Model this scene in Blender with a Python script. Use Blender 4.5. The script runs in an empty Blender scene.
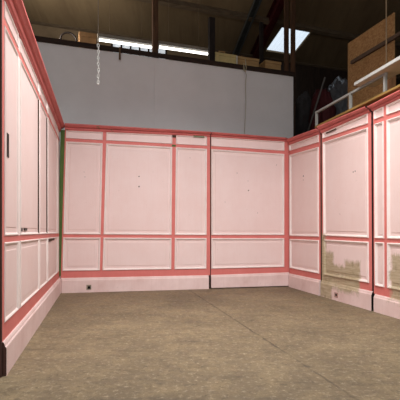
import bpy, bmesh, math, random
from mathutils import Vector, noise
random.seed(7)
C = bpy.context.scene
COL = C.collection
F, HZ, EYE = 438.0, 232.0, 1.08          # focal length and horizon of a 400 px wide frame, eye height (m)

# ------------------------------------------------------------------ camera
cam = bpy.data.cameras.new('camera'); co = bpy.data.objects.new('camera', cam); COL.objects.link(co)
co.location = (0, 0, EYE); co.rotation_euler = (math.pi/2, 0, 0)
cam.sensor_width = 36; cam.lens = F/400*36; cam.shift_y = (HZ-200)/400
cam.clip_start = .05; cam.clip_end = 100
C.camera = co
C.view_settings.view_transform = 'Standard'; C.view_settings.look = 'None'
C.view_settings.gamma = 1; C.view_settings.use_curve_mapping = False
C.view_settings.exposure = -0.09

# ------------------------------------------------------------------ materials
def srgb(r, g, b):
    f = lambda c: (c/255/12.92 if c/255 <= .04045 else ((c/255+.055)/1.055)**2.4)
    return (f(r), f(g), f(b), 1)

class NT:
    def __init__(s, name, rough=.7, metal=0.0, spec=.3):
        s.m = bpy.data.materials.new(name); s.m.use_nodes = True
        s.n = s.m.node_tree.nodes; s.l = s.m.node_tree.links
        s.b = s.n['Principled BSDF']
        s.b.inputs['Roughness'].default_value = rough; s.b.inputs['Metallic'].default_value = metal
        s.b.inputs['Specular IOR Level'].default_value = spec
        s.tc = s.n.new('ShaderNodeTexCoord')
    def map(s, scale=(1, 1, 1), rot=(0, 0, 0), src='Object'):
        mp = s.n.new('ShaderNodeMapping'); mp.inputs['Scale'].default_value = scale; mp.inputs['Rotation'].default_value = rot
        s.l.new(s.tc.outputs[src], mp.inputs[0]); return mp.outputs[0]
    def noise(s, vec, scale=5, detail=4, rough=.6, dist=0):
        t = s.n.new('ShaderNodeTexNoise'); t.inputs['Scale'].default_value = scale; t.inputs['Detail'].default_value = detail
        t.inputs['Roughness'].default_value = rough; t.inputs['Distortion'].default_value = dist
        s.l.new(vec, t.inputs['Vector']); return t.outputs['Fac']
    def ramp(s, fac, stops):
        r = s.n.new('ShaderNodeValToRGB'); e = r.color_ramp.elements
        while len(e) < len(stops): e.new(.5)
        for k, (p, c) in enumerate(stops):
            e[k].position = p; e[k].color = c if hasattr(c, '__len__') else (c, c, c, 1)
        s.l.new(fac, r.inputs[0]); return r.outputs[0]
    def mix(s, fac, a, b, mode='MIX'):
        m = s.n.new('ShaderNodeMix'); m.data_type = 'RGBA'; m.blend_type = mode
        for k, v in ((0, fac), (6, a), (7, b)):
            if isinstance(v, (int, float)): m.inputs[k].default_value = v
            elif isinstance(v, tuple): m.inputs[k].default_value = v
            else: s.l.new(v, m.inputs[k])
        return m.outputs[2]
    def math(s, op, a, b=0.0, c=0.0):
        m = s.n.new('ShaderNodeMath'); m.operation = op
        for k, v in enumerate((a, b, c)):
            if isinstance(v, (int, float)): m.inputs[k].default_value = v
            else: s.l.new(v, m.inputs[k])
        return m.outputs[0]
    def sep(s, vec):
        x = s.n.new('ShaderNodeSeparateXYZ'); s.l.new(vec, x.inputs[0]); return x.outputs
    def color(s, c):
        if isinstance(c, tuple): s.b.inputs['Base Color'].default_value = c
        else: s.l.new(c, s.b.inputs['Base Color'])
    def bump(s, h, strength=.3, dist=.01):
        b = s.n.new('ShaderNodeBump'); b.inputs['Strength'].default_value = strength; b.inputs['Distance'].default_value = dist
        s.l.new(h, b.inputs['Height']); s.l.new(b.outputs[0], s.b.inputs['Normal'])

BARE = None
def paint(name, col, grime, amount=.5, patch=None, chips=.0, rough=.62):
    """Old brush paint on joinery; patch = rectangles (u0,u1,v0,v1) in wall coordinates where paint was stripped to bare wood."""
    t = NT(name, rough)
    v = t.map()
    blot = t.noise(v, 2.3, 5, .65)
    streak = t.noise(t.map((22, 22, 1.2)), 1.6, 4, .6)
    f = t.math('MULTIPLY', t.ramp(blot, [(.38, 0.0), (.75, 1.0)]), amount)
    c = t.mix(f, col, grime)
    c = t.mix(t.math('MULTIPLY', t.ramp(streak, [(.5, 0.0), (.8, 1.0)]), amount*.5), c, grime)
    spk = t.noise(v, 34, 2, .5)
    c = t.mix(t.math('MULTIPLY', t.ramp(spk, [(.74, 0.0), (.78, 1.0)]), .35), c, srgb(120, 92, 80))
    if chips:
        ch = t.noise(t.map((5, 5, 9)), 1.4, 6, .7)
        c = t.mix(t.ramp(ch, [(.70-chips, 0.0), (.72-chips, 1.0)]), c, srgb(128, 104, 78))
    if patch:
        x = t.sep(v); wob = t.noise(v, 5.5, 6, .75, .6)
        wood = t.noise(t.map((2.0, 2, 26)), 2.0, 5, .6)
        bare = t.ramp(wood, [(.3, srgb(156, 140, 112)), (.5, srgb(178, 162, 134)), (.72, srgb(196, 182, 158))])
        bl = t.noise(v, 9, 4, .6)
        bare = t.mix(t.ramp(bl, [(.55, 0.0), (.7, .5)]), bare, srgb(112, 104, 70))
        for (u0, u1, v0, v1, k) in patch:
            d = t.math('MINIMUM', t.math('MINIMUM', t.math('SUBTRACT', x[0], u0), t.math('SUBTRACT', u1, x[0])),
                       t.math('MULTIPLY', t.math('MINIMUM', t.math('SUBTRACT', x[2], v0), t.math('SUBTRACT', v1, x[2])), 1.0))
            d = t.math('ADD', d, t.math('MULTIPLY', t.math('SUBTRACT', wob, .5), k))
            c = t.mix(t.math('MULTIPLY', t.ramp(t.math('ADD', t.math('ADD', d, t.math('MULTIPLY', t.math('SUBTRACT', t.noise(t.map((34, 34, 5)), 1.5, 5, .75), .5), .16)), .5), [(.465, 0.0), (.53, .95)]), 1.0), c, bare)
    t.color(c); t.bump(t.noise(t.map((60, 60, 8)), 2, 3), .12, .003)
    return t.m

FIELD, WHITE = srgb(234, 211, 208), srgb(241, 229, 226)
RED, SKIRT = srgb(215, 124, 118), srgb(233, 209, 206)
GR_F, GR_R = srgb(226, 196, 191), srgb(194, 98, 92)

def paints(tag, patch=None):
    return dict(field=paint('pink_panel_paint_'+tag, FIELD, GR_F, .55, patch),
                mould=paint('white_moulding_paint_'+tag, WHITE, srgb(222, 196, 190), .5, patch),
                red=paint('salmon_paint_'+tag, RED, GR_R, .5, patch),
                skirt=paint('skirting_paint_'+tag, SKIRT, srgb(206, 172, 166), .6, patch))
P0 = paints('plain')
CORN = paint('cornice_paint', srgb(206, 110, 106), srgb(168, 82, 78), .6, None, .0)
CORN_CHIP = paint('chipped_cornice_paint', srgb(206, 110, 106), srgb(168, 82, 78), .6, None, .10)

def wood(name, a, b, scale=(3, 3, 30), rough=.8):
    t = NT(name, rough)
    n = t.noise(t.map(scale), 1.5, 5, .65, .4)
    t.color(t.mix(t.ramp(n, [(.3, 0.0), (.7, 1.0)]), a, b)); t.bump(n, .25, .004); return t.m
def plain(name, c, rough=.7, metal=0.0, var=.15, scale=6):
    t = NT(name, rough, metal)
    n = t.noise(t.map(), scale, 5, .65)
    d = tuple(x*(1-var*2) for x in c[:3])+(1,)
    t.color(t.mix(t.ramp(n, [(.35, 0.0), (.7, 1.0)]), c, d)); return t.m
BROWN = wood('dark_end_grain', srgb(74, 44, 34), srgb(44, 26, 20), (9, 9, 2))
GREEN = wood('green_painted_wood', srgb(88, 112, 58), srgb(62, 82, 40), (20, 20, 2))
JOINT = wood('raw_joint_wood', srgb(84, 62, 46), srgb(46, 34, 27), (20, 20, 2))
BLACK = plain('black_gap', srgb(22, 17, 15), .9)
DARK = plain('dark_iron', srgb(48, 40, 36), .5, .4)

# ------------------------------------------------------------------ object helpers
def mesh(name, V, Fa, mats, parent=None, mi=None, smooth=False):
    me = bpy.data.meshes.new(name); me.from_pydata([tuple(v) for v in V], [], Fa); me.validate()
    bm = bmesh.new(); bm.from_mesh(me); bmesh.ops.recalc_face_normals(bm, faces=bm.faces); bm.to_mesh(me); bm.free()
    for m in (mats if isinstance(mats, (list, tuple)) else [mats]): me.materials.append(m)
    if mi: me.polygons.foreach_set('material_index', mi)
    if smooth: me.polygons.foreach_set('use_smooth', [True]*len(me.polygons))
    o = bpy.data.objects.new(name, me); COL.objects.link(o)
    if parent: o.parent = parent
    return o
def tag(o, label=None, cat=None, group=None, kind=None):
    for k, v in (('label', label), ('category', cat), ('group', group), ('kind', kind)):
        if v: o[k] = v
    return o
def thing(name, label, cat, loc=(0, 0, 0), rz=0.0, group=None):
    o = bpy.data.objects.new(name, None); COL.objects.link(o); o.location = loc; o.rotation_euler = (0, 0, rz)
    o.empty_display_size = .1
    return tag(o, label, cat, group)
BOXF = [(0, 3, 2, 1), (4, 5, 6, 7), (0, 1, 5, 4), (1, 2, 6, 5), (2, 3, 7, 6), (3, 0, 4, 7)]
class MB:
    def __init__(s): s.V = []; s.F = []
    def add(s, V, Fa):
        k = len(s.V); s.V += [tuple(v) for v in V]; s.F += [tuple(i+k for i in f) for f in Fa]; return s
    def hexa(s, p): return s.add(p, BOXF)
    def box(s, x0, x1, y0, y1, z0, z1):
        return s.hexa([(x0, y0, z0), (x1, y0, z0), (x1, y1, z0), (x0, y1, z0), (x0, y0, z1), (x1, y0, z1), (x1, y1, z1), (x0, y1, z1)])
    def tube(s, pts, r, n=10, caps=True):
        pts = [Vector(p) for p in pts]; k0 = len(s.V); m = len(pts)
        up = None
        for i, p in enumerate(pts):
            d = (pts[min(i+1, m-1)]-pts[max(i-1, 0)]).normalized()
            if up is None: up = d.orthogonal().normalized()
            up = (up-d*up.dot(d)).normalized(); sd = d.cross(up)
            rr = r[i] if isinstance(r, (list, tuple)) else r
            for j in range(n):
                a = 2*math.pi*j/n; s.V.append(tuple(p+(up*math.cos(a)+sd*math.sin(a))*rr))
        for i in range(m-1):
            for j in range(n):
                a = k0+i*n+j; b = k0+i*n+(j+1) % n; s.F.append((a, b, b+n, a+n))
        if caps: s.F.append(tuple(k0+j for j in range(n))); s.F.append(tuple(k0+(m-1)*n+j for j in reversed(range(n))))
        return s
    def bar(s, a, b, w, h, up=(0, 0, 1)):
        a = Vector(a); b = Vector(b); d = (b-a).normalized(); u = Vector(up); u = (u-d*u.dot(d)).normalized(); sd = d.cross(u)
        q = lambda p: [p-sd*w/2-u*h/2, p+sd*w/2-u*h/2, p+sd*w/2+u*h/2, p-sd*w/2+u*h/2]
        A = q(a); B = q(b)
        return s.hexa(A+B)
    def build(s, name, mats, parent=None, smooth=False, bevel=0): 
        o = mesh(name, s.V, s.F, mats, parent, None, smooth)
        if bevel:
            m = o.modifiers.new('bevel', 'BEVEL'); m.width = bevel; m.segments = 2; m.limit_method = 'ANGLE'
        return o

# ------------------------------------------------------------------ planes of the place
def ray(px, py): return Vector(((px-200)/F, 1, (HZ-py)/F))
EYEP = Vector((0, 0, EYE))
class Frame:
    """A vertical wall plane: origin, angle about z; local x runs along it, local y points away from the room, z is height."""
    def __init__(s, x, y, deg): s.o = Vector((x, y, 0)); s.a = math.radians(deg); s.u = Vector((math.cos(s.a), math.sin(s.a), 0)); s.n = Vector((-math.sin(s.a), math.cos(s.a), 0))
    def hit(s, px, py, off=0.0):                 # -> (u, z) on the plane moved back by off
        d = ray(px, py); t = (s.o+s.n*off-EYEP).dot(s.n)/d.dot(s.n); p = EYEP+d*t
        return (p-s.o).dot(s.u), p.z
    def at(s, u, off, z): p = s.o+s.u*u+s.n*off; return Vector((p.x, p.y, z))
def floorpt(px, py): t = EYE*F/(py-HZ); return (px-200)/F*t, t

A = floorpt(60, 293.0)
BK = Frame(A[0], A[1], 12.45)
ub = BK.hit(289, 285)[0]; Bp = BK.at(ub, 0, 0)
RT = Frame(Bp.x, Bp.y, -77.3)
L0 = floorpt(3.0, 378)
LF = Frame(L0[0], L0[1], math.degrees(math.atan2(A[1]-L0[1], A[0]-L0[0])))
LF.o += LF.n*.014; LF.o += LF.u*LF.hit(2.2, HZ)[0]                                   # the skirting stands this far proud of the boards
LLEN = math.hypot(A[0]-L0[0], A[1]-L0[1])

# ------------------------------------------------------------------ panelling
def isect(h, v):
    """h: line z = z0 + k*(u-u0) as two (u,z) points, v: near-vertical line as two (u,z) points"""
    (a, b), (c, d) = h; (e, f), (g, i) = v
    k = (d-b)/(c-a) if abs(c-a) > 1e-9 else 0
    m = (g-e)/(i-f) if abs(i-f) > 1e-9 else 0
    u = (e+m*(b-f-k*a))/(1-m*k); return Vector((u, b+k*(u-a)))
def inset(q, d):
    n = len(q); out = []
    for i in range(n):
        p, a, b = q[i], q[i-1], q[(i+1) % n]
        e1 = (p-a).normalized(); e2 = (b-p).normalized()
        n1 = Vector((-e1.y, e1.x)); n2 = Vector((-e2.y, e2.x))
        den = 1+n1.dot(n2); out.append(p+(n1+n2)*(d/den))
    return out
def L3(p, w): return (p[0], -w, p[1])
def slab(name, q, w0, w1, mat, parent):
    V = [L3(p, w0) for p in q]+[L3(p, w1) for p in q]
    return mesh(name, V, BOXF, mat, parent)
def rings(q, prof, close):
    V = []; Fa = []
    for d, w in prof: V += [L3(p, w) for p in inset(q, d)]
    for k in range(len(prof)-1):
        for i in range(4): a = 4*k+i; b = 4*k+(i+1) % 4; Fa.append((a, b, b+4, a+4))
    k = 4*(len(prof)-1)
    if close: Fa.append((k, k+1, k+2, k+3))
    return V, Fa
MOULD = [(0, -.02), (0, .004), (.004, .013), (.012, .018), (.022, .016), (.029, .008), (.034, .006), (.040, -.006), (.046, -.012), (.046, -.02)]
def panel(name, q, parent, P, mw=1.0, raised=True, ws=1.0):
    pr = [(d*mw, w*(ws if w > -.018 else 1)) for d, w in MOULD]
    iw = pr[-1][0]
    qi = inset(q, iw-.004)
    e = min((qi[1]-qi[0]).length, (qi[2]-qi[1]).length)
    m = min(.045, e*.18)
    if raised: fp = [(0, -.022), (0, -.0125*ws-.0005), (m, -.0125*ws-.0005), (m+.005, -.0055*ws), (m+.007, -.0055*ws)]
    else: fp = [(0, -.022), (0, -.0125*ws-.0005), (.004, -.0125*ws-.0005)]
    V, Fa = rings(qi, fp, True); o = mesh(name, V, Fa, P['field'], parent)
    V, Fa = rings(q, pr, False); mo = mesh('moulding', V, Fa, P['mould'], o); tag(mo, 'white moulded frame')
    return o
CORN_P = [(-.02, 0), (.012, 0), (.016, .10), (.03, .16), (.034, .34), (.038, .40), (.022, .43), (.022, .50), (.058, .54), (.074, .70), (.088, .78), (.092, .80), (.092, .97), (.086, 1), (-.02, 1)]
SKIRT_P = [(-.03, 0), (.030, 0), (.030, .80), (.028, .84), (.020, .87), (.017, .93), (.010, .985), (.006, 1), (-.03, 1)]
def run(name, lo, hi, prof, mat, parent, ml=0, mr=0, endmat=None):
    """moulding run: lo, hi = ((u,z),(u,z)) bottom and top line; ml, mr mitre the ends"""
    V = []; n = len(prof)
    for e, mt in ((0, ml), (1, mr)):
        for w, f in prof:
            a = Vector(lo[e]); b = Vector(hi[e]); p = a.lerp(b, f); p.x += mt*w*(1 if e == 0 else -1); V.append(L3(p, w))
    Fa = [tuple((i, (i+1) % n, (i+1) % n+n, i+n)) for i in range(n)]+[tuple(range(n)), tuple(range(2*n-1, n-1, -1))]
    mi = [0]*n+[1 if endmat else 0]*2
    return mesh(name, V, Fa, [mat, endmat] if endmat else mat, parent, mi)

def section(fr, label, X, ends, H, cols, P, cp, corn=(0, 0), skm=(0, 0), refy=(140, 270), wc=.09, endmat=None, cornmat=None, lift=0.0, raised=True, skx=(0, 0)):
    """X=(xa,xb) reference columns of pixels, H = dict of heights as pixel rows at xa and xb; cols = list of panel edges"""
    def hl(k, w=0.0):
        ya, yb = H[k]; a = fr.hit(X[0], ya, -w); b = fr.hit(X[1], yb, -w); return [a, b]
    def vl(x): xt, xb = x if isinstance(x, tuple) else (x, x); return [fr.hit(xt, refy[0]), fr.hit(xb, refy[1])]
    e0, e1 = vl(ends[0]), vl(ends[1])
    u0 = min(e0[0][0], e0[1][0])
    root = thing('wall_panelling', label, 'wall panelling', fr.at(u0, 0, 0), fr.a)
    sh = lambda ln: [(a-u0, b) for a, b in ln]
    e0, e1 = sh(e0), sh(e1)
    Ln = {k: sh(hl(k, wc if k == 'ct' else 0)) for k in H}
    Ln['fl'] = [(0, lift), (1, lift)]
    q = lambda lo, hi, vl_, vr_: [isect(lo, vl_), isect(lo, vr_), isect(hi, vr_), isect(hi, vl_)]
    V = [(sh(vl(a)), sh(vl(b))) for a, b in cols]
    # backing, stiles, rails
    bq = q(Ln['fl'], Ln['ct'], e0, e1)
    slab('backing_board', bq, -.065, -.018, P.get('back', BROWN), root)
    edges = [e0]+[v for pr in V for v in pr]+[e1]
    for i in range(0, len(edges), 2):
        qq = q(Ln['st'], Ln['cb'], edges[i], edges[i+1])
        if (qq[1]-qq[0]).length > .012 or (qq[2]-qq[3]).length > .012: slab('stile', qq, -.03, 0, P['red'], root)
    slab('frieze_rail', q(Ln['fb'], Ln['ft'], e0, e1), -.03, -.0008, P['red'], root)
    slab('dado_rail', q(Ln['db'], Ln['dt'], e0, e1), -.03, -.0008, P['red'], root)
    slab('bottom_rail', q(Ln['st'], Ln['bt'], e0, e1), -.03, -.0008, P['red'], root)
    out = []
    for vl_, vr_ in V:
        wide = (isect(Ln['dt'], vr_)-isect(Ln['dt'], vl_)).length
        mw = .82 if wide > .4 else .66
        out.append(panel('frieze_panel', q(Ln['ft'], Ln['cb'], vl_, vr_), root, P, .42, False))
        out.append(panel('tall_panel', q(Ln['dt'], Ln['fb'], vl_, vr_), root, P, mw, raised))
        out.append(panel('dado_panel', q(Ln['bt'], Ln['db'], vl_, vr_), root, P, mw, raised))
    lo = [tuple(isect(Ln['cb'], e0)), tuple(isect(Ln['cb'], e1))]; hi = [tuple(isect(Ln['ct'], e0)), tuple(isect(Ln['ct'], e1))]
    run('cornice', lo, hi, CORN_P, cornmat or CORN, root, corn[0], corn[1], endmat)
    lo = [tuple(isect(Ln['fl'], e0)), tuple(isect(Ln['fl'], e1))]; hi = [tuple(isect(Ln['st'], e0)), tuple(isect(Ln['st'], e1))]
    for ln in (lo, hi): ln[0] = (ln[0][0]+skx[0], ln[0][1]); ln[1] = (ln[1][0]+skx[1], ln[1][1])
    run('skirting_board', lo, hi, SKIRT_P, P['skirt'], root, skm[0], skm[1], endmat)
    root['u0'] = u0
    return root, u0
def rel(fr, u0, px, py, w=0.0): u, z = fr.hit(px, py, -w); return u-u0, z

# back wall, wide section left of the joint
back_a, ua = section(BK, 'wide pink panelled section of the back wall, three panels across, with a wall socket', (62, 210),
    ((64.7, 60.9), (210.0, 210.2)),
    dict(ct=(122.8, 131.6), cb=(130.3, 136.8), ft=(138, 146), fb=(141.2, 149), dt=(234.3, 235.2), db=(237.4, 238.1), bt=(271, 268.8), st=(278, 275.2)),
    [((65.9, 62.3), (102.8, 99.9)), ((106.2, 102.4), (172.3, 171.3)), ((175.9, 174.4), (207.0, 206.4))], P0, None, corn=(0, 0), skm=(1, 0), cornmat=CORN_CHIP, skx=(0, -.034))
back_b, ubk = section(BK, 'pink back wall section with one wide panel, between the vertical joint and the right corner', (210, 288.5),
    ((210.9, 211.0), (288.8, 289.2)),
    dict(ct=(131.6, 137.6), cb=(137, 142), ft=(146, 151.2), fb=(149, 154.3), dt=(235.1, 235.1), db=(238.1, 238.2), bt=(268.8, 266.9), st=(275, 272.3)),
    [((211.2, 211.3), (284.2, 284.2))], P0, None, corn=(0, 1), skm=(0, 1), lift=.018)
# right wall
right_a, uc = section(RT, 'narrow pink wall section between the right corner and the patchy section', (289.5, 321),
    ((289.2, 289.4), (320.2, 320.6)),
    dict(ct=(138.2, 126.4), cb=(145.2, 133.8), ft=(151, 141.5), fb=(154.9, 146.2), dt=(236, 236.8), db=(238.8, 240.2), bt=(268, 274), st=(273.4, 280)),
    [((290, 290.2), (318.8, 319.2))], P0, None, corn=(1, 0), skm=(1, 0), refy=(145, 275))
ud0 = RT.hit(321.8, 140)[0]
def rp(x0, x1, y0, y1, uo): a = RT.hit(x0, y1); b = RT.hit(x1, y0); c = RT.hit(x0, y0); d = RT.hit(x1, y1); return a[0]-uo, b[0]-uo, (a[1]+d[1])/2, (b[1]+c[1])/2
pa = rp(321.0, 359, 266, 290, ud0); pb = rp(321.5, 333, 252, 298, ud0); pc = rp(321.5, 325.5, 234, 262, ud0); pd = rp(345, 359.2, 262, 290, ud0)
P4 = paints('stripped', [(pa[0]-.1, pa[1], pa[2], pa[3], .22), (pb[0]-.1, pb[1], pb[2], pb[3], .14), (pc[0]-.1, pc[1], pc[2], pc[3], .06), (pd[0], pd[1], pd[2], pd[3], .05)])
right_b, ud = section(RT, 'pink wall section with a large beige patch of stripped paint at its lower left', (323.5, 371),
    ((321.9, 322.0), (371.2, 372.0)),
    dict(ct=(123.6, 103.6), cb=(133, 112), ft=(138.4, 122.4), fb=(142.2, 126.4), dt=(235.8, 238), db=(239.3, 241.9), bt=(275, 283.4), st=(280.6, 291)),
    [((323.3, 324.2), (368.2, 369.2))], P4, None, refy=(140, 280), skx=(.004, .026), endmat=BLACK)
ue0 = RT.hit(372.9, 140)[0]
pa = rp(390, 440, 262, 300, ue0)
P5 = paints('stripped_edge', [(pa[0], pa[1], .20, .80, .30)])
right_c, ue = section(RT, 'pink wall section at the right edge of the picture, slim panel beside a wider one', (374, 400),
    ((373.2, 373.9), (441, 441)),
    dict(ct=(102.8, 89.4), cb=(111, 99.2), ft=(119.6, 110.6), fb=(124.3, 115.6), dt=(238.3, 239.2), db=(241.9, 243.2), bt=(285.3, 290.5), st=(293.7, 300)),
    [((374.8, 375.6), (384.0, 384.6)), ((387.2, 387.8), (432, 432))], P5, None, refy=(140, 290), skx=(.036, 0))
# left wall: heights in metres, so place it directly
def section_m(fr, label, ulen, Z, cols, P, endmat, corn, skm):
    root = thing('wall_panelling', label, 'wall panelling', fr.at(0, 0, 0), fr.a)
    Ln = {k: [(0, a), (ulen, b)] for k, (a, b) in Z.items()}; Ln['fl'] = [(0, 0), (1, 0)]
    vv = lambda u: [(u, 0), (u, 1)]
    q = lambda lo, hi, a, b: [isect(lo, vv(a)), isect(lo, vv(b)), isect(hi, vv(b)), isect(hi, vv(a))]
    slab('backing_board', q(Ln['fl'], Ln['ct'], .0, ulen), -.065, -.018, BROWN, root)
    ed = [0.0]+[x for c in cols for x in c]+[ulen]
    for i in range(0, len(ed), 2): 
        for k0, k1 in (('bt', 'db'), ('dt', 'fb'), ('ft', 'cb')): slab('stile', q(Ln[k0], Ln[k1], ed[i], ed[i+1]), -.03, -.001, P['mould'] if i > 0 else P['red'], root)
    slab('frieze_rail', q(Ln['fb'], Ln['ft'], 0, ulen), -.03, -.0008, P['red'], root)
    slab('dado_rail', q(Ln['db'], Ln['dt'], 0, ulen), -.03, -.0008, P['red'], root)
    slab('bottom_rail', q(Ln['st'], Ln['bt'], 0, ulen), -.03, -.0008, P['red'], root)
    for a, b in cols:
        panel('frieze_panel', q(Ln['ft'], Ln['cb'], a, b), root, P, .42, False, .4)
        panel('tall_panel', q(Ln['dt'], Ln['fb'], a, b), root, P, .55, True, .4)
        panel('dado_panel', q(Ln['bt'], Ln['db'], a, b), root, P, .55, True, .4)
    g = lambda k: [(0, Z[k][0]), (ulen, Z[k][1])]
    run('cornice', g('cb'), g('ct'), CORN_P, CORN, root, corn[0], corn[1], endmat)
    run('skirting_board', [(0, 0), (ulen, 0)], g('st'), SKIRT_P, P['skirt'], root, skm[0], skm[1], endmat)
    mb = MB().box(-.03, -.001, -.0, .13, 0, 3.0); mb.build('end_batten', BROWN, root)
    return root
lu = lambda px: LF.hit(px, HZ)[0]
LEND = lu(59.6)
left = section_m(LF, 'long pink panelled wall running along the left side to the back corner', LEND,
    dict(ct=(2.985, 2.985), cb=(2.85, 2.86), ft=(2.72, 2.735), fb=(2.66, 2.68), dt=(1.05, 1.055), db=(1.0, 1.0), bt=(.385, .392), st=(.255, .272)),
    [(lu(4.3), lu(18.0)), (lu(20.2), lu(38.7)), (lu(39.5), lu(47.0)), (lu(47.7), lu(57.2))], P0, BROWN, (0, 0), (0, 0))
for px in (39.15, 47.45): u_ = LF.hit(px, HZ, -.009)[0]; MB().box(u_-.006, u_+.006, -.008, .02, 1.06, 2.64).build('joint_gap', JOINT, left)

# details that belong to the panelling
def plate(name, fr, root, u0, px0, px1, py0, py1, w0, w1, mat, parent=None):
    a = rel(fr, u0, px0, py0, w1); b = rel(fr, u0, px1, py1, w1)
    z0, z1 = sorted((a[1], b[1])); x0, x1 = sorted((a[0], b[0]))
    return MB().box(x0, x1, -w1, -w0, z0, z1).build(name, mat, parent or root, bevel=.002)
PLATE = plain('old_socket_plate', srgb(150, 140, 122), .5)
so = plate('socket', BK, back_a, ua, 86.4, 91.2, 284.9, 289.7, .029, .036, PLATE); tag(so, 'small grey wall socket')
plate('socket_hole', BK, back_a, ua, 87.6, 90.4, 286.2, 288.8, .035, .0375, BLACK, so)
so = plate('socket', RT, right_b, ud, 334.2, 337.6, 292.0, 298.0, .029, .036, plain('pink_socket_plate', srgb(190, 150, 140), .5)); tag(so, 'small pink wall socket')
plate('socket_hole', RT, right_b, ud, 335.2, 336.8, 293.6, 296.2, .035, .0375, BLACK, so)
# green and raw wood edge strips in the joints
q0 = [rel(BK, ua, 57.6, 276), rel(BK, ua, 60.9, 276), rel(BK, ua, 64.9, 130), rel(BK, ua, 60.6, 130)]
eb = mesh('edge_batten', [(p[0], y, p[1]) for y in (-.004, .05) for p in q0], BOXF, GREEN, back_a); tag(eb, 'green painted edge strip')
def strip(root, fr, u0, px0, px1, y0, y1, w0, w1, mat, lab=None):
    o = plate('edge_batten', fr, root, u0, px0, px1, y0, y1, w0, w1, mat)
    if lab: tag(o, lab)
strip(back_b, BK, ubk, 210.15, 211.0, 150, 232, -.03, .003, JOINT, 'raw wooden edge')
strip(right_a, RT, uc, 320.3, 321.7, 128, 292, -.055, -.002, JOINT, 'raw wooden edge')
strip(right_b, RT, ud, 371.2, 373.6, 106, 309, -.06, -.003, BLACK, 'dark edge')
# missing paint on the cornice underside, small fittings left on the boards
strip_g = plate('paint_scar', BK, back_a, ua, 193.5, 204.5, 135.2, 137.6, .005, .0165, GREEN); tag(strip_g, 'bare green patch under the cornice')
tag(plate('paint_scar', BK, back_a, ua, 171.8, 176.2, 135.0, 137.4, .005, .0165, JOINT), 'bare wooden patch under the cornice')
tag(plate('paint_scar', BK, back_a, ua, 171.8, 175.8, 144.6, 146.8, -.001, .0015, GREEN), 'bare green patch on the frieze rail')
tag(plate('paint_scar', RT, right_b, ud, 326, 336.0, 128.4, 129.6, -.001, .004, JOINT), 'bare wooden scrape')
def dot(fr, root, u0, px, py, r, w=-.0065):
    u, z = rel(fr, u0, px, py, w); n = 10
    MB().tube([(u, -w+.001, z), (u, -w-.002, z)], r, n).build('screw', DARK, root)
for px, py, r in ((139, 176.5, .011), (139, 186.6, .013), (85, 177, .006), (190, 158, .006), (84, 172, .005)): dot(BK, back_a, ua, px, py, r)
for px, py, r in ((248.5, 190.5, .012), (237, 173, .007), (248, 181, .006), (276.5, 165, .007), (225, 202, .006), (257.5, 213, .006)): dot(BK, back_b, ubk, px, py, r)
for px, py, r in ((303.4, 176, .014), (303.4, 180, .008)): dot(RT, right_a, uc, px, py, r)
for px, py, r in ((353.3, 172, .010), (355.2, 171.2, .010), (340, 214, .006)): dot(RT, right_b, ud, px, py, r)
def lplate(name, px0, px1, y0, y1, w0, w1, mat): return plate(name, LF, left, 0, px0, px1, y0, y1, w0, w1, mat)
tag(lplate('slot_plate', 7.3, 9.2, 132.5, 158, -.008, .002, DARK), 'dark slotted metal plate')
lplate('latch_plate', 21.6, 22.8, 228, 231.4, -.008, .004, DARK); lplate('latch_plate', 24.6, 27.4, 228.2, 230.6, -.008, .004, DARK)
tag(lplate('paint_scar', 48.6, 51.8, 239.0, 241.2, -.004, .006, JOINT), 'bare wooden scrape'); tag(lplate('paint_scar', 52.4, 54.6, 238.6, 240.2, -.004, .006, JOINT), 'bare wooden scrape')
dot(LF, left, 0, 24, 211, .012); dot(LF, left, 0, 31, 127, .010)

# ------------------------------------------------------------------ floor
t = NT('worn_concrete', .72, 0, .35)
v = t.map()
big = t.noise(v, .8, 6, .62, .3); mid = t.noise(v, 4.5, 6, .7); fine = t.noise(v, 60, 3, .6)
c = t.ramp(big, [(.3, srgb(108, 94, 72)), (.5, srgb(132, 115, 88)), (.7, srgb(150, 132, 102))])
c = t.mix(t.math('MULTIPLY', t.ramp(mid, [(.42, 1.0), (.60, 0.0)]), .4), c, srgb(80, 70, 56))
c = t.mix(t.math('MULTIPLY', t.ramp(t.noise(v, 22, 6, .8), [(.52, 0.0), (.66, 1.0)]), .55), c, srgb(188, 172, 144))
c = t.mix(t.math('MULTIPLY', t.ramp(t.noise(t.map((1, 2.2, 1), (0, 0, .4)), 2.6, 5, .65), [(.55, 0.0), (.70, 1.0)]), .45), c, srgb(66, 58, 48))
c = t.mix(t.math('MULTIPLY', t.ramp(fine, [(.35, 1.0), (.6, 0.0)]), .35), c, srgb(92, 80, 64))
c = t.mix(t.math('MULTIPLY', t.ramp(t.noise(v, 30, 3, .6), [(.68, 0.0), (.74, 1.0)]), .45), c, srgb(190, 176, 152))
c = t.mix(t.math('MULTIPLY', t.ramp(t.noise(v, 15, 6, .8, .5), [(.53, 0.0), (.64, 1.0)]), .55), c, srgb(70, 60, 48))
c = t.mix(t.math('MULTIPLY', t.ramp(t.noise(t.map((3, 14, 1), (0, 0, -.25)), 2.2, 4, .7), [(.56, 0.0), (.68, 1.0)]), .3), c, srgb(80, 68, 54))
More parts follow.
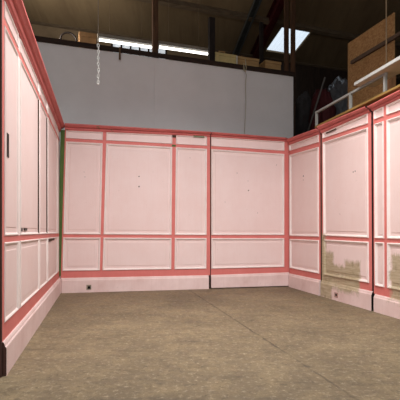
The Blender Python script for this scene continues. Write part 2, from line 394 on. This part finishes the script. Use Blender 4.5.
# saw-cut joint running parallel to the side walls
j0 = Vector(floorpt(350, 395)); j1 = Vector(floorpt(203, 299)); jd = (j1-j0).normalized(); jn = Vector((-jd.y, jd.x)); jc = j0.dot(jn)
x = t.sep(v)
dist = t.math('SUBTRACT', t.math('ADD', t.math('MULTIPLY', x[0], jn.x), t.math('MULTIPLY', x[1], jn.y)), jc)
dist = t.math('ABSOLUTE', t.math('ADD', dist, t.math('MULTIPLY', t.math('SUBTRACT', mid, .5), .05)))
jm = t.ramp(t.math('MULTIPLY', dist, 10), [(.06, 1.0), (.16, 0.0)])
jm = t.math('MULTIPLY', jm, t.ramp(t.noise(v, 1.7, 4), [(.38, .2), (.6, .75)]))
c = t.mix(jm, c, srgb(62, 54, 44))
t.color(c)
t.bump(t.math('SUBTRACT', t.math('ADD', t.math('MULTIPLY', mid, .5), fine), t.math('MULTIPLY', jm, 2)), .22, .006)
t.l.new(t.ramp(mid, [(.3, .55), (.7, .85)]), t.b.inputs['Roughness'])
fl = MB().box(-9, 12, -6, 17, -.1, 0).build('floor', t.m); tag(fl, kind='structure')

# ------------------------------------------------------------------ partition and loft behind
TH = 19.6
PT = Frame(-3.02, 8.17, TH)
LOFT = 4.62
t = NT('white_painted_board', .75)
n = t.noise(t.map(), 1.3, 5, .6)
t.color(t.mix(t.ramp(n, [(.35, 0.0), (.75, .6)]), srgb(230, 224, 223), srgb(214, 207, 205)))
BOARD = t.m
us = PT.hit(154.4, 80)[0]; ur = PT.hit(293.3, 90)[0]
ptop = PT.hit(100, 50.3)[1]
wb = MB().box(-2.5, us-.0008, 0, .04, 0, ptop).box(us+.0008, ur, 0, .04, 0, ptop).build('wall_back', BOARD); tag(wb, kind='structure')
wb.location = PT.o; wb.rotation_euler = (0, 0, PT.a)
PTE = lambda name, label, cat, u=0.0, off=0.0, z=0.0, group=None: thing(name, label, cat, PT.at(u, off, z), PT.a, group)
def ptbox(name, label, cat, px0, px1, py_top, py_bot, off, dep, mat, z0=None, group=None, bevel=.006):
    """one solid thing standing in a plane parallel to the partition"""
    a = PT.hit(px0, py_bot, off); b = PT.hit(px1, py_bot, off); mx = (px0+px1)/2
    zt = PT.hit(mx, py_top, off)[1]; zb = PT.hit(mx, py_bot, off)[1] if z0 is None else z0
    o = MB().box(0, b[0]-a[0], 0, dep, 0, zt-zb).build(name, mat, None, bevel=bevel)
    o.location = PT.at(a[0], off, zb); o.rotation_euler = (0, 0, PT.a)
    return tag(o, label, cat, group)
OAK = wood('old_brown_timber', srgb(96, 66, 44), srgb(58, 38, 26), (12, 12, 1.5))
OAKH = wood('old_brown_beam_timber', srgb(58, 40, 30), srgb(32, 22, 18), (1.5, 12, 12))
TAN = wood('pale_softwood', srgb(190, 152, 104), srgb(150, 112, 70), (1.5, 12, 12))
DKW = wood('black_stained_timber', srgb(38, 28, 24), srgb(24, 18, 16), (12, 12, 1.5))
deck = MB().box(-3, ur+.04, .05, 4.4, LOFT-.14, LOFT).build('loft_floor', wood('loft_boards', srgb(120, 92, 62), srgb(88, 64, 42), (2, 14, 14))); deck.location = PT.o; deck.rotation_euler = (0, 0, PT.a); tag(deck, kind='structure')
# beam along the partition head
b0 = PT.hit(100, 44.5, -.04); b1 = PT.hit(100, 50.5, -.04)
o = MB().box(-2.5, ur+.02, -.06, .0, ptop-.0, ptop+.088).build('timber_beam', OAKH, None, bevel=.008); o.location = PT.o; o.rotation_euler = (0, 0, PT.a)
tag(o, 'long dark timber beam lying along the top of the white partition', 'beam')

# roof
RO_TH = math.radians(20); EV = EYEP+ray(65, 27.0)*11.4
ra = Vector((math.cos(RO_TH), math.sin(RO_TH), 0)); SL = math.radians(17)
rb = Vector((math.sin(RO_TH), -math.cos(RO_TH), 0))*math.cos(SL)+Vector((0, 0, math.sin(SL)))
rn = ra.cross(rb).normalized()
if rn.z > 0: rn = -rn                                   # points down, into the building
def roof(px, py, drop=0.0):
    d = ray(px, py); o_ = EV+rn*drop; tt = (o_-EYEP).dot(rn)/d.dot(rn); return EYEP+d*tt
def rc(p): q_ = p-EV; return q_.dot(ra), q_.dot(rb)
def rz(x_, y_, drop=0.0): o_ = EV+rn*drop; return o_.z-((x_-o_.x)*rn.x+(y_-o_.y)*rn.y)/rn.z
sk = [rc(roof(267, 51)), rc(roof(296.5, 56)), rc(roof(309.5, 29.5)), rc(roof(283, 24))]
sa0 = (sk[0][0]+sk[3][0])/2; sa1 = (sk[1][0]+sk[2][0])/2; sb0 = (sk[0][1]+sk[1][1])/2; sb1 = (sk[2][1]+sk[3][1])/2
print('SKY', sk, sa0, sa1, sb0, sb1, 'eave', EV)
t = NT('brown_roof_lining', .85)
n1 = t.noise(t.map((1, .25, 1)), 1.1, 5, .65); n2 = t.noise(t.map((9, .5, 1)), 1.0, 4, .6)
c = t.ramp(n1, [(.3, srgb(104, 86, 62)), (.7, srgb(128, 108, 80))])
c = t.mix(t.math('MULTIPLY', t.ramp(n2, [(.5, 0.0), (.75, 1.0)]), .35), c, srgb(78, 60, 44)); t.color(c)
def rbox(mb, a0, a1, b0, b1, d0, d1):
    P = lambda a, b, d: EV+ra*a+rb*b+rn*d
    mb.hexa([P(a0, b0, d0), P(a1, b0, d0), P(a1, b1, d0), P(a0, b1, d0), P(a0, b0, d1), P(a1, b0, d1), P(a1, b1, d1), P(a0, b1, d1)]); return mb
mb = MB(); RA0, RA1, RB0, RB1 = -8, 16, -.4, 15
for a0, a1, b0, b1 in ((RA0, sa0, RB0, RB1), (sa1, RA1, RB0, RB1), (sa0, sa1, RB0, sb0), (sa0, sa1, sb1, RB1)): rbox(mb, a0, a1, b0, b1, -.06, 0)
o = mb.build('ceiling', t.m); tag(o, kind='structure')
# rooflight: a corrugated translucent sheet in the opening
t = NT('rooflight_sheet', .5)
t.n.remove(t.b); out = t.n['Material Output']
tr = t.n.new('ShaderNodeBsdfTranslucent'); tr.inputs[0].default_value = (.86, .92, .97, 1); tp = t.n.new('ShaderNodeBsdfTransparent'); tp.inputs[0].default_value = (.9, .95, 1, 1)
ms = t.n.new('ShaderNodeMixShader'); t.l.new(t.ramp(t.noise(t.map((1, .3, 1)), 2.2, 4), [(.3, .45), (.7, .75)]), ms.inputs[0]); t.l.new(tr.outputs[0], ms.inputs[1]); t.l.new(tp.outputs[0], ms.inputs[2]); t.l.new(ms.outputs[0], out.inputs[0])
V = []; Fa = []; N = 48
for k in range(N+1):
    a = sa0-.05+(sa1-sa0+.1)*k/N; d = -.09+.02*math.sin(k/N*2*math.pi*8)
    for b in (sb0-.05, sb1+.05): V.append(EV+ra*a+rb*b+rn*d)
for k in range(N): Fa.append((2*k, 2*k+2, 2*k+3, 2*k+1))
o = mesh('window_1', V, Fa, t.m, None, None, True); tag(o, kind='structure')
# purlins, eaves plate, eaves wall
pz = rc(roof(215, 9)); PURL = wood('dusty_purlin', srgb(112, 96, 76), srgb(84, 68, 52), (1.5, 9, 9))
for k, bb in enumerate((pz[1], pz[1]+2.0)):
    mb = rbox(MB(), RA0, RA1, bb-.06, bb+.06, .0, .14); o = mb.build('trim_%d' % (k+1), PURL); tag(o, kind='structure')
o = rbox(MB(), RA0, RA1, -.03, .05, .0, .05).build('trim_3', PURL); tag(o, kind='structure')
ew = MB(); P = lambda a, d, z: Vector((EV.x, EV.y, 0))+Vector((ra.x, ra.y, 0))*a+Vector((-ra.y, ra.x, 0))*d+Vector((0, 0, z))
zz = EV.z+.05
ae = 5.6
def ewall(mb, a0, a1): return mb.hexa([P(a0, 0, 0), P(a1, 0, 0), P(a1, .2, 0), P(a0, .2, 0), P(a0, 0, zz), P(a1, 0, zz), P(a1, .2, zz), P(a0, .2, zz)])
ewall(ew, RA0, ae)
o = ewall(MB(), ae, RA1).build('wall_eaves_right', wood('shaded_eaves_wall', srgb(62, 46, 36), srgb(40, 30, 24), (9, 9, 1.5))); tag(o, kind='structure')  # darker colour paints in the shade on this end of the wall
o = ew.build('wall_eaves', plain('dusty_render', srgb(128, 108, 84), .9, 0, .15, 3)); tag(o, kind='structure')
rw = MB().box(8.2, 8.4, -5, 16, 0, 11).build('wall_right', plain('dark_brick', srgb(70, 56, 46), .9)); tag(rw, kind='structure')
lw = MB().box(-6.4, -6.2, -5, 12, 0, 11).build('wall_left', plain('dusty_render_side', srgb(150, 140, 126), .9)); tag(lw, kind='structure')
# roof frame members
p0 = roof(253.5, 58, .16); p1 = roof(283, -6, .16)
RST = plain('dark_red_steel', srgb(72, 24, 26), .5, .2)
d = (p1-p0).normalized(); sd = d.cross(rn).normalized()
st = thing('steel_rafter', 'dark red steel rafter sloping up beside the rooflight', 'roof beam', p0)
mb = MB().bar((0, 0, 0), p1-p0, .02, .30, rn); mb.build('web', RST, st)
for s in (-1, 1): MB().bar(rn*.15*s, (p1-p0)+rn*.15*s, .17, .02, rn).build('flange', RST, st)
p0 = roof(235.0, 54, .10); p1 = roof(259.5, -6, .10); d = (p1-p0).normalized(); sd = d.cross(rn).normalized()
ZINC = plain('galvanised_steel', srgb(96, 98, 96), .4, .5)
mb = MB(); mb.bar((0, 0, 0), p1-p0, .16, .015, rn); mb.bar(sd*.08+rn*.05, (p1-p0)+sd*.08+rn*.05, .012, .1, rn); mb.bar(-sd*.08+rn*.05, (p1-p0)-sd*.08+rn*.05, .012, .1, rn)
mb.bar(sd*.06+rn*.1, (p1-p0)+sd*.06+rn*.1, .04, .01, rn)
o = mb.build('metal_channel', ZINC); o.location = p0; tag(o, 'grey galvanised metal channel fixed under the sloping roof left of the red rafter', 'cable channel')
# posts standing on the loft
def post(px0, px1, off, mat, label, ytop=None, dep=.1):
    a = PT.hit(px0, 40, off)[0]; b = PT.hit(px1, 40, off)[0]; m = PT.at((a+b)/2, off+dep/2, 0)
    zt = rz(m.x, m.y, .01) if ytop is None else PT.hit((px0+px1)/2, ytop, off)[1]
    zt2 = zt if ytop else zt-.05
    o = MB().box(-(b-a)/2, (b-a)/2, -dep/2, dep/2, 0, zt2-LOFT).build('timber_post', mat, None, bevel=.006)
    o.location = (m.x, m.y, LOFT); o.rotation_euler = (0, 0, PT.a); return tag(o, label, 'post')
post(153.0, 158.4, .10, OAK, 'brown timber post between the two strip lights')
post(209.6, 215.2, .22, DKW, 'short black post at the right end of the strip lights', 17)
post(260.2, 263.6, .95, DKW, 'thin dark post in front of the red rafter', 22, .07)
post(284.6, 289.0, .26, OAK, 'brown post crossing the left half of the rooflight', None, .04)
post(291.3, 295.6, .10, OAK, 'brown post crossing the middle of the rooflight, above the right end of the partition', None, .04)
o = MB().box(ur+.004, ur+.05, -.01, .07, 0, ptop).build('edge_post', OAKH, None); o.location = PT.o; o.rotation_euler = (0, 0, PT.a)
tag(o, 'slim brown upright closing the right edge of the white partition', 'post')

# strip lights
EM = NT('lit_tube', .4); EM.color((1, 1, 1, 1)); EM.b.inputs['Emission Color'].default_value = (1, .97, .90, 1); EM.b.inputs['Emission Strength'].default_value = 4.5
HOUS = plain('grey_enamel', srgb(150, 138, 124), .5)
def striplight(px0, py0, px1, label):
    off = .75
    a = PT.hit(px0, py0, off); b = PT.hit(px1, py0, off); z = a[1]; n_ = b[0]-a[0]
    r = PTE('strip_light', label, 'light', a[0], off, z, None)
    MB().box(0, n_, -.045, .045, .035, .115).build('housing', HOUS, r, bevel=.006)
    V = [(0, -.05, .034), (0, .05, .034), (0, .11, .055), (0, -.11, .055)]
    MB().hexa([(0, -.10, .022), (n_, -.10, .022), (n_, .10, .022), (0, .10, .022), (0, -.05, .036), (n_, -.05, .036), (n_, .05, .036), (0, .05, .036)]).build('reflector', plain('tarnished_reflector', srgb(96, 88, 78), .5), r)
    MB().tube([(.03, 0, -.008), (n_-.03, 0, -.008)], .026, 14).build('tube', EM.m, r, True)
    for x_ in (.0, n_-.03): MB().box(x_, x_+.03, -.03, .03, -.04, .03).build('tube_holder', HOUS, r)
    for x_ in (.25, n_-.25):
        w = PT.at(a[0]+x_, off, 0); h = rz(w.x, w.y)-z
        MB().tube([(x_, 0, .11), (x_, 0, h)], .003, 6).build('hanger', PURL, r)
striplight(97.5, 39.2, 153.0, 'lit strip light above the partition, left of the brown post')
striplight(157.6, 46.4, 208.8, 'lit strip light above the partition, between the brown post and the black post')

# things lying on the loft
CREAM = plain('cream_box_card', srgb(214, 190, 132), .8)
CARD = plain('brown_card', srgb(150, 112, 74), .85)
def loftbox(name, label, cat, px0, px1, pt, off, dep, mat, group=None, lid=None):
    a = PT.hit(px0, pt, off)[0]; b = PT.hit(px1, pt, off)[0]; zt = PT.hit((px0+px1)/2, pt, off)[1]
    r = PTE(name, label, cat, a, off, LOFT, group); h = max(zt-LOFT, .08)
    MB().box(0, b-a, 0, dep, 0, h*.86).build('body', mat, r, bevel=.008)
    MB().box(-.008, b-a+.008, -.008, dep+.008, h*.86, h).build('lid', lid or mat, r, bevel=.006)
    return r
loftbox('storage_box', 'brown card box on the loft at the left end of the strip lights', 'box', 79.5, 96.5, 32.5, .85, .35, CARD)
loftbox('storage_box', 'cream box on the loft right of the black post', 'box', 215.4, 236.2, 53.6, .30, .4, CREAM)
loftbox('storage_box', 'tan wooden crate on the loft, right of the cream box', 'crate', 238.0, 259.0, 57.5, .35, .4, TAN)
loftbox('storage_box', 'tan crate on the loft beside the thin dark post', 'crate', 265.5, 281.0, 61.0, .35, .4, TAN)
o = ptbox('white_batten', 'short white batten standing upright between the cream box and the tan crate', 'batten', 236.5, 237.6, 55.5, 67, .24, .03, plain('chalk_white_paint', srgb(222, 216, 200), .7), LOFT, None, .002)
fa = PT.hit(220, 53, .38)[0]; fb = PT.hit(226.5, 53, .38)[0]; fz = PT.hit(225.8, 53.6, .30)[1]; fr_ = PTE('small_frame', 'little wooden frame standing on the cream box', 'frame', fa, .46, fz)
MB().box(0, fb-fa, -.01, .01, 0, .02).box(0, fb-fa, -.01, .01, .09, .11).box(0, .02, -.01, .01, .02, .09).box(fb-fa-.02, fb-fa, -.01, .01, .02, .09).build('frame_bars', TAN, fr_)
for k, (x0, x1, y, of, h, lab) in enumerate(((239.5, 257, 57.3, .42, .04, 'dark offcut lying on the tan crate right of the cream box'), (267.5, 279, 60.8, .45, .05, 'dark offcut lying on the tan crate beside the brown posts'))):
    c0_ = PT.hit((x0+x1)/2, 57.5 if k == 0 else 61.0, .35)[1]; a = PT.hit(x0, y, of)[0]; b = PT.hit(x1, y, of)[0]
    o = MB().hexa([(0, 0, 0), (b-a, .0, 0), (b-a, .12, 0), (0, .1, 0), (.03, 0, h), (b-a-.05, .0, h*1.4), (b-a, .12, h*1.2), (0, .1, h)]).build('timber_offcut', DKW, None, bevel=.004); o.location = PT.at(a, of, c0_+.004); o.rotation_euler = (0, 0, PT.a); tag(o, lab, 'timber')
# hoop
a = PT.hit(68.5, 38.5, 1.0); r_ = abs(PT.hit(76.5, 38, 1.0)[0]-a[0])
ring = [(r_*math.cos(k/40*2*math.pi), 0, r_+.02+r_*math.sin(k/40*2*math.pi)) for k in range(41)]
zc = PT.hit(68.5, 32.2, 1.0)[1]
o = MB().tube(ring, .022, 8).build('hose_coil', DARK, None, True); o.location = PT.at(a[0], 1.0, zc-2*r_-.03); o.rotation_euler = (0, 0, PT.a); tag(o, 'dark round hoop standing upright on the loft near the left wall', 'hoop')
print('hoop base', zc-2*r_, 'loft', LOFT, 'ptop', ptop)
# bright daylight strip and lit timbers under the lamps
GLW = NT('daylit_pane', .3); GLW.color((.9, .95, 1, 1)); GLW.b.inputs['Emission Color'].default_value = (.85, .93, 1, 1); GLW.b.inputs['Emission Strength'].default_value = .5
wn = PT.hit(112, 44, 1.6); we = PT.hit(166, 44, 1.6); zt = PT.hit(139, 43, 1.6)[1]
w2 = MB().box(0, we[0]-wn[0], 0, .03, 0, zt-LOFT-.05).build('window_2', GLW.m); w2.location = PT.at(wn[0], 1.6, LOFT+.05); w2.rotation_euler = (0, 0, PT.a); tag(w2, kind='structure')
wl = we[0]-wn[0]; fm = MB()
for k in range(7): fm.box(wl*k/6-.02, wl*k/6+.02, -.02, .05, -.05, zt-LOFT-.0)
fm.box(-.02, wl+.02, -.02, .05, -.05, 0).box(-.02, wl+.02, -.02, .05, zt-LOFT-.06, zt-LOFT-.02).build('window_frame', OAKH, w2)
for k, (x0, x1, dy, lab) in enumerate(((101, 128, -.03, 'orange-brown plank lying on the beam below the left strip light'), (129, 150, -.02, 'shorter orange-brown plank lying on the beam left of the brown post'),
                                       (186, 209, -.03, 'pale offcut plank lying on the beam left of the black post'))):
    a = PT.hit(x0, 52, dy)[0]; b = PT.hit(x1, 52, dy)[0]
    o = MB().box(0, b-a, 0, .07, 0, .03).build('timber_plank', TAN if k == 2 else wood('orange_pine_%d' % k, srgb(178, 112, 62), srgb(130, 78, 42), (1.5, 12, 12)), None, bevel=.003)
    o.location = PT.at(a, .065, LOFT); o.rotation_euler = (0, 0, PT.a); tag(o, lab, 'plank')

# chain on its wire, cord, strap
CH = plain('bright_zinc', srgb(214, 214, 210), .35, .15, .05)
def chainat(px, y0, y1, depth):
    d0 = EYEP+ray(px, y0)*depth; zb = (EYEP+ray(px, y1)*depth).z
    r = thing('hanging_chain', 'bright zinc chain dangling in front of the white partition', 'chain', d0)
    w = MB().tube([(0, 0, rz(d0.x, d0.y)-d0.z), (0, 0, -.01)], .005, 6).build('wire', HOUS, r)
    n_ = 13; L = (d0.z-zb)/n_
    me = None
    for k in range(n_):
        pts = []
        for j in range(17):
            a = 2*math.pi*j/16; pts.append((0.015*math.cos(a), 0, (L*.62)*math.sin(a)))
        o = MB().tube(pts, .0068, 6, False).build('link', CH, r, True) if me is None else bpy.data.objects.new('link', me)
        if me is None: me = o.data
        else: COL.objects.link(o); o.parent = r
        o.location = (.004*math.sin(k), 0, -L*(k+.5)); o.rotation_euler = (0, .1*math.sin(k*2.1), (k % 2)*math.pi/2+.5)
chainat(98.2, 44, 84, 6.6)
cu = PT.hit(245, 66, -.075)[0]; pts = []; ptl = [(245.2, 59), (245.6, 64), (244.4, 69), (246.4, 75), (245.4, 85), (245.9, 100), (245.3, 118), (244.4, 134), (244.2, 150)]
base = PT.at(cu, -.075, ptop+.11)
for k, (a_, b_) in enumerate(ptl):
    h = PT.hit(a_, b_, -.075); pts.append(PT.at(h[0], -.075, h[1])-base)
o = MB().tube(pts, .006, 6).build('rope', plain('pale_cord', srgb(196, 186, 164), .8), None, True); o.location = base
# knot and loop over the beam
tag(o, 'pale cord hanging from the beam down the white partition', 'rope')
mb = MB(); pp = [(-.025, 0, .02), (-.035, 0, -.08), (-.02, 0, -.16), (.012, 0, -.17), (.03, 0, -.09), (.022, 0, .02)]
mb.tube(pp, .007, 6).build('knot', plain('pale_cord_loop', srgb(188, 172, 140), .8), o, True)
hk = PT.hit(119.8, 51, -.075)
o = MB().box(-.018, .018, -.006, .006, -.20, .05).build('strap', plain('brown_strap', srgb(110, 84, 58), .8), None, bevel=.003); o.location = PT.at(hk[0], -.069, ptop+.04); o.rotation_euler = (0, 0, PT.a); tag(o, 'short brown strap hanging off the beam under the left strip light', 'strap')

# ------------------------------------------------------------------ mezzanine on the right
D0 = 2.885; D1 = 2.915
RTE = lambda u, off, z: RT.at(u, off, z)
def rtobj(mb, name, mat, label, cat, loc, smooth=False, bevel=0, group=None):
    o = mb.build(name, mat, None, smooth, bevel); o.location = loc; o.rotation_euler = (0, 0, RT.a); return tag(o, label, cat, group)
u316 = RT.hit(317.5, 118, .03)[0]
dk = MB().box(u316, 7.5, -.02, 3.6, D0, D1).box(-2.2, u316, .45, 3.6, D0, D1).build('mezzanine_floor', wood('yellow_ply', srgb(150, 122, 66), srgb(120, 94, 50), (2, 14, 14)))
dk.location = RT.o; dk.rotation_euler = (0, 0, RT.a); tag(dk, kind='structure')
WM = plain('white_metal', srgb(186, 186, 182), .5, 0, .1)
GM = plain('dull_white_metal', srgb(150, 150, 146), .5, 0, .12)
# white guard frame
g0 = RT.hit(316.6, 111.5, .06); zb = g0[1]; r = thing('guard_rail', 'low white metal rail standing on the edge of the mezzanine', 'railing', RTE(g0[0], .06, D1), RT.a)
hh = zb-D1
ur_ = RT.hit(386.6, 90, .06)[0]-g0[0]; MB().box(-.02, ur_, -.02, .02, hh-.035, hh).build('top_rail', GM, r, bevel=.004)
for px in (316.6, 350.6, 385.2):
    u = RT.hit(px, 100, .06)[0]-g0[0]; MB().box(u-.02, u+.02, -.02, .02, 0, hh-.03).build('post', GM, r, bevel=.004)
# pale board lying flat on the rail, its underside seen from the room
t0 = RT.hit(355.0, 87, -.05)
r = thing('shelf_board', 'long pale board with a white edge lying flat on the white rail', 'board', RTE(t0[0], -.05, zb), RT.a)
MB().box(0, 3.6, .012, .31, .0, .03).build('board', plain('dusty_cream', srgb(196, 178, 156), .7), r, bevel=.003)
MB().box(-.006, 3.6, -.012, .012, .0, .044).build('edge_strip', WM, r, bevel=.003)
# chipboard sheet
t = NT('chipboard', .8)
vo = t.n.new('ShaderNodeTexVoronoi'); vo.inputs['Scale'].default_value = 26; t.l.new(t.map((1, 1, 1.7)), vo.inputs['Vector'])
c = t.mix(vo.outputs['Color'], srgb(138, 100, 62), srgb(180, 140, 92)); c = t.mix(t.ramp(t.noise(t.map(), 2.2, 4), [(.4, 0.0), (.7, .35)]), c, srgb(120, 84, 50)); t.color(c)
so = .95; a = RT.hit(347.8, 60, so); b = RT.hit(394, 40, so); z1 = RT.hit(347.8, 43.5, so)[1]; z2 = RT.hit(394, 12.5, so)[1]
print('osb', a, b, z1, z2)
rtobj(MB().hexa([(0, 0, 0), (b[0]-a[0], 0, 0), (b[0]-a[0], .02, 0), (0, .02, 0), (0, 0, z1-D1), (b[0]-a[0], 0, z2-D1), (b[0]-a[0], .02, z2-D1), (0, .02, z1-D1)]),
      'chipboard_sheet', t.m, 'tall orange-brown chipboard sheet standing on the mezzanine', 'board', RTE(a[0], so, D1))
c0 = RT.hit(351.5, 62.5, so-.03); c1 = RT.hit(404, 31.5, so-.03)
rtobj(MB().bar((0, 0, 0), (c1[0]-c0[0], 0, c1[1]-c0[1]), .05, .06), 'dark_batten', wood('grey_batten', srgb(96, 78, 64), srgb(70, 56, 46), (2, 12, 12)), 'dark batten running slantwise across the chipboard sheet', 'batten', RTE(c0[0], so-.026, c0[1]))
u = RT.hit(391.5, 88, .62)[0]
rtobj(MB().box(-.045, .045, -.045, .045, 0, RT.hit(391.5, 70, .62)[1]-D1), 'timber_post', wood('brown_softwood', srgb(132, 92, 58), srgb(98, 66, 42), (12, 12, 1.5)), 'short brown post behind the pale plank at the right edge', 'post', RTE(u, .62, D1), bevel=.004)
u = RT.hit(386.3, 60, .45)[0]; w = RTE(u, .45, 0)
rtobj(MB().tube([(0, 0, 0), (0, 0, rz(w.x, w.y)-D1)], .010, 8), 'thin_pole', plain('beige_conduit', srgb(150, 128, 100), .6), 'thin pale pole rising in front of the chipboard sheet', 'pole', RTE(u, .45, D1), True)

# heap of tarpaulin and bags
def blob(name, label, cat, px, py0, py1, wpx, off, dep, mat, seed, amp=.16, flat=.0, tilt=0.0):
    u, zt = RT.hit(px, py0, off); zb_ = D1
    hw = abs(RT.hit(px+wpx, py0, off)[0]-RT.hit(px-wpx, py0, off)[0])/2; h = zt-zb_
    bm = bmesh.new(); bmesh.ops.create_icosphere(bm, subdivisions=5, radius=1)
    for v_ in bm.verts:
        p = v_.co.copy(); s = Vector((seed*3.1, seed*1.7, seed))
        n_ = noise.fractal(p*1.6+s, 1, 2, 5); f_ = abs(noise.noise(Vector((p.x*3.5, p.y*3.5, p.z*1.2))+s))
        q_ = p*(1+amp*n_-amp*.9*f_)
        if q_.z < 0: q_.z *= .95; q_.x *= 1+.18*-q_.z; q_.y *= 1+.18*-q_.z
        v_.co = Vector((q_.x*hw, q_.y*dep, max(q_.z, -.92)*h/2*1.0+h*.46+tilt*q_.x*h))
        v_.co.z = max(v_.co.z, 0)
    me = bpy.data.meshes.new(name); bm.to_mesh(me); bm.free(); me.materials.append(mat)
    me.polygons.foreach_set('use_smooth', [True]*len(me.polygons))
    o = bpy.data.objects.new(name, me); COL.objects.link(o); o.location = RTE(u, off, D1); o.rotation_euler = (0, 0, RT.a)
    return tag(o, label, cat)
TARP = plain('grey_plastic_sheet', srgb(112, 112, 116), .28, 0, .25, 4)
blob('tarpaulin', 'crumpled grey plastic sheet heaped left of the chipboard sheet', 'tarpaulin', 338, 74.0, 110, 17, 2.35, .42, TARP, 1.3, .22)
blob('cloth_bag', 'dark red bag lying under the grey plastic sheet', 'bag', 321.5, 85, 112, 8, 1.45, .28, plain('dark_red_cloth', srgb(74, 26, 29), .8), 2.9, .26)
blob('cloth_bag', 'dark sack slumped beside the end of the white partition', 'bag', 304, 88, 112, 7, 1.6, .28, plain('dark_grey_cloth', srgb(62, 58, 58), .85), 4.4, .2)
a = RT.hit(303, 106, 1.0); b = RT.hit(323, 77, 1.0)
rtobj(MB().tube([(0, 0, D1-a[1]+.02), (b[0]-a[0], .1, b[1]-a[1])], .02, 10), 'grey_pole', plain('dull_grey_pipe', srgb(92, 88, 84), .6), 'grey pipe leaning on the heap of bags', 'pipe', RTE(a[0], .95, a[1]), True)

# ------------------------------------------------------------------ light
W = bpy.data.worlds.new('World'); C.world = W; W.use_nodes = True
wn_, wl_ = W.node_tree.nodes, W.node_tree.links
bg = wn_['Background']; bg.inputs[0].default_value = (.86, .93, 1.0, 1)
tcw = wn_.new('ShaderNodeTexCoord'); sx = wn_.new('ShaderNodeSeparateXYZ'); wl_.new(tcw.outputs['Generated'], sx.inputs[0])
mr = wn_.new('ShaderNodeMapRange'); mr.inputs['From Min'].default_value = .1; mr.inputs['From Max'].default_value = .45; mr.inputs['To Min'].default_value = .22; mr.inputs['To Max'].default_value = 1.25
wl_.new(sx.outputs['Z'], mr.inputs['Value']); wl_.new(mr.outputs[0], bg.inputs[1])
def area(name, loc, tgt, sx, sy, power, col, spread=180):
    l = bpy.data.lights.new(name, 'AREA'); l.shape = 'RECTANGLE'; l.size = sx; l.size_y = sy; l.energy = power; l.color = col; l.spread = math.radians(spread)
    o = bpy.data.objects.new(name, l); COL.objects.link(o); o.location = loc
    o.rotation_euler = (Vector(tgt)-Vector(loc)).to_track_quat('-Z', 'Y').to_euler(); return o
area('overhead_fill', (.3, 4.5, 4.7), (.3, 4.6, .0), 2.6, 1.6, 225, (1, .96, .92), 150)  # added fill light over the room, out of view
area('front_fill', (-.3, -4.6, 1.8), (0, 6, 1.5), 4.5, 2.0, 235, (1, .97, .95))  # unseen fill added behind the camera to light the walls
area('loft_fill', (-3.5, 8.9, 5.3), (-1.2, 9.3, 8.0), .5, 1.0, 70, (1, .95, .88))  # fill added out of sight to brighten the left of the ceiling
# repeats of a kind carry a group
for o in COL.objects:
    if o.parent: continue
    k = o.name.split('.')[0]
    g = {'wall_panelling': 'pink panelling sections round the room', 'strip_light': 'strip lights above the partition', 'storage_box': 'boxes along the loft edge',
         'timber_plank': 'planks lying on the partition beam', 'cloth_bag': 'bags heaped on the mezzanine', 'timber_offcut': 'offcuts lying on the crates'}.get(k)
    if k == 'timber_post' and o.location.z > 4: g = 'posts standing on the loft'
    if g: o['group'] = g
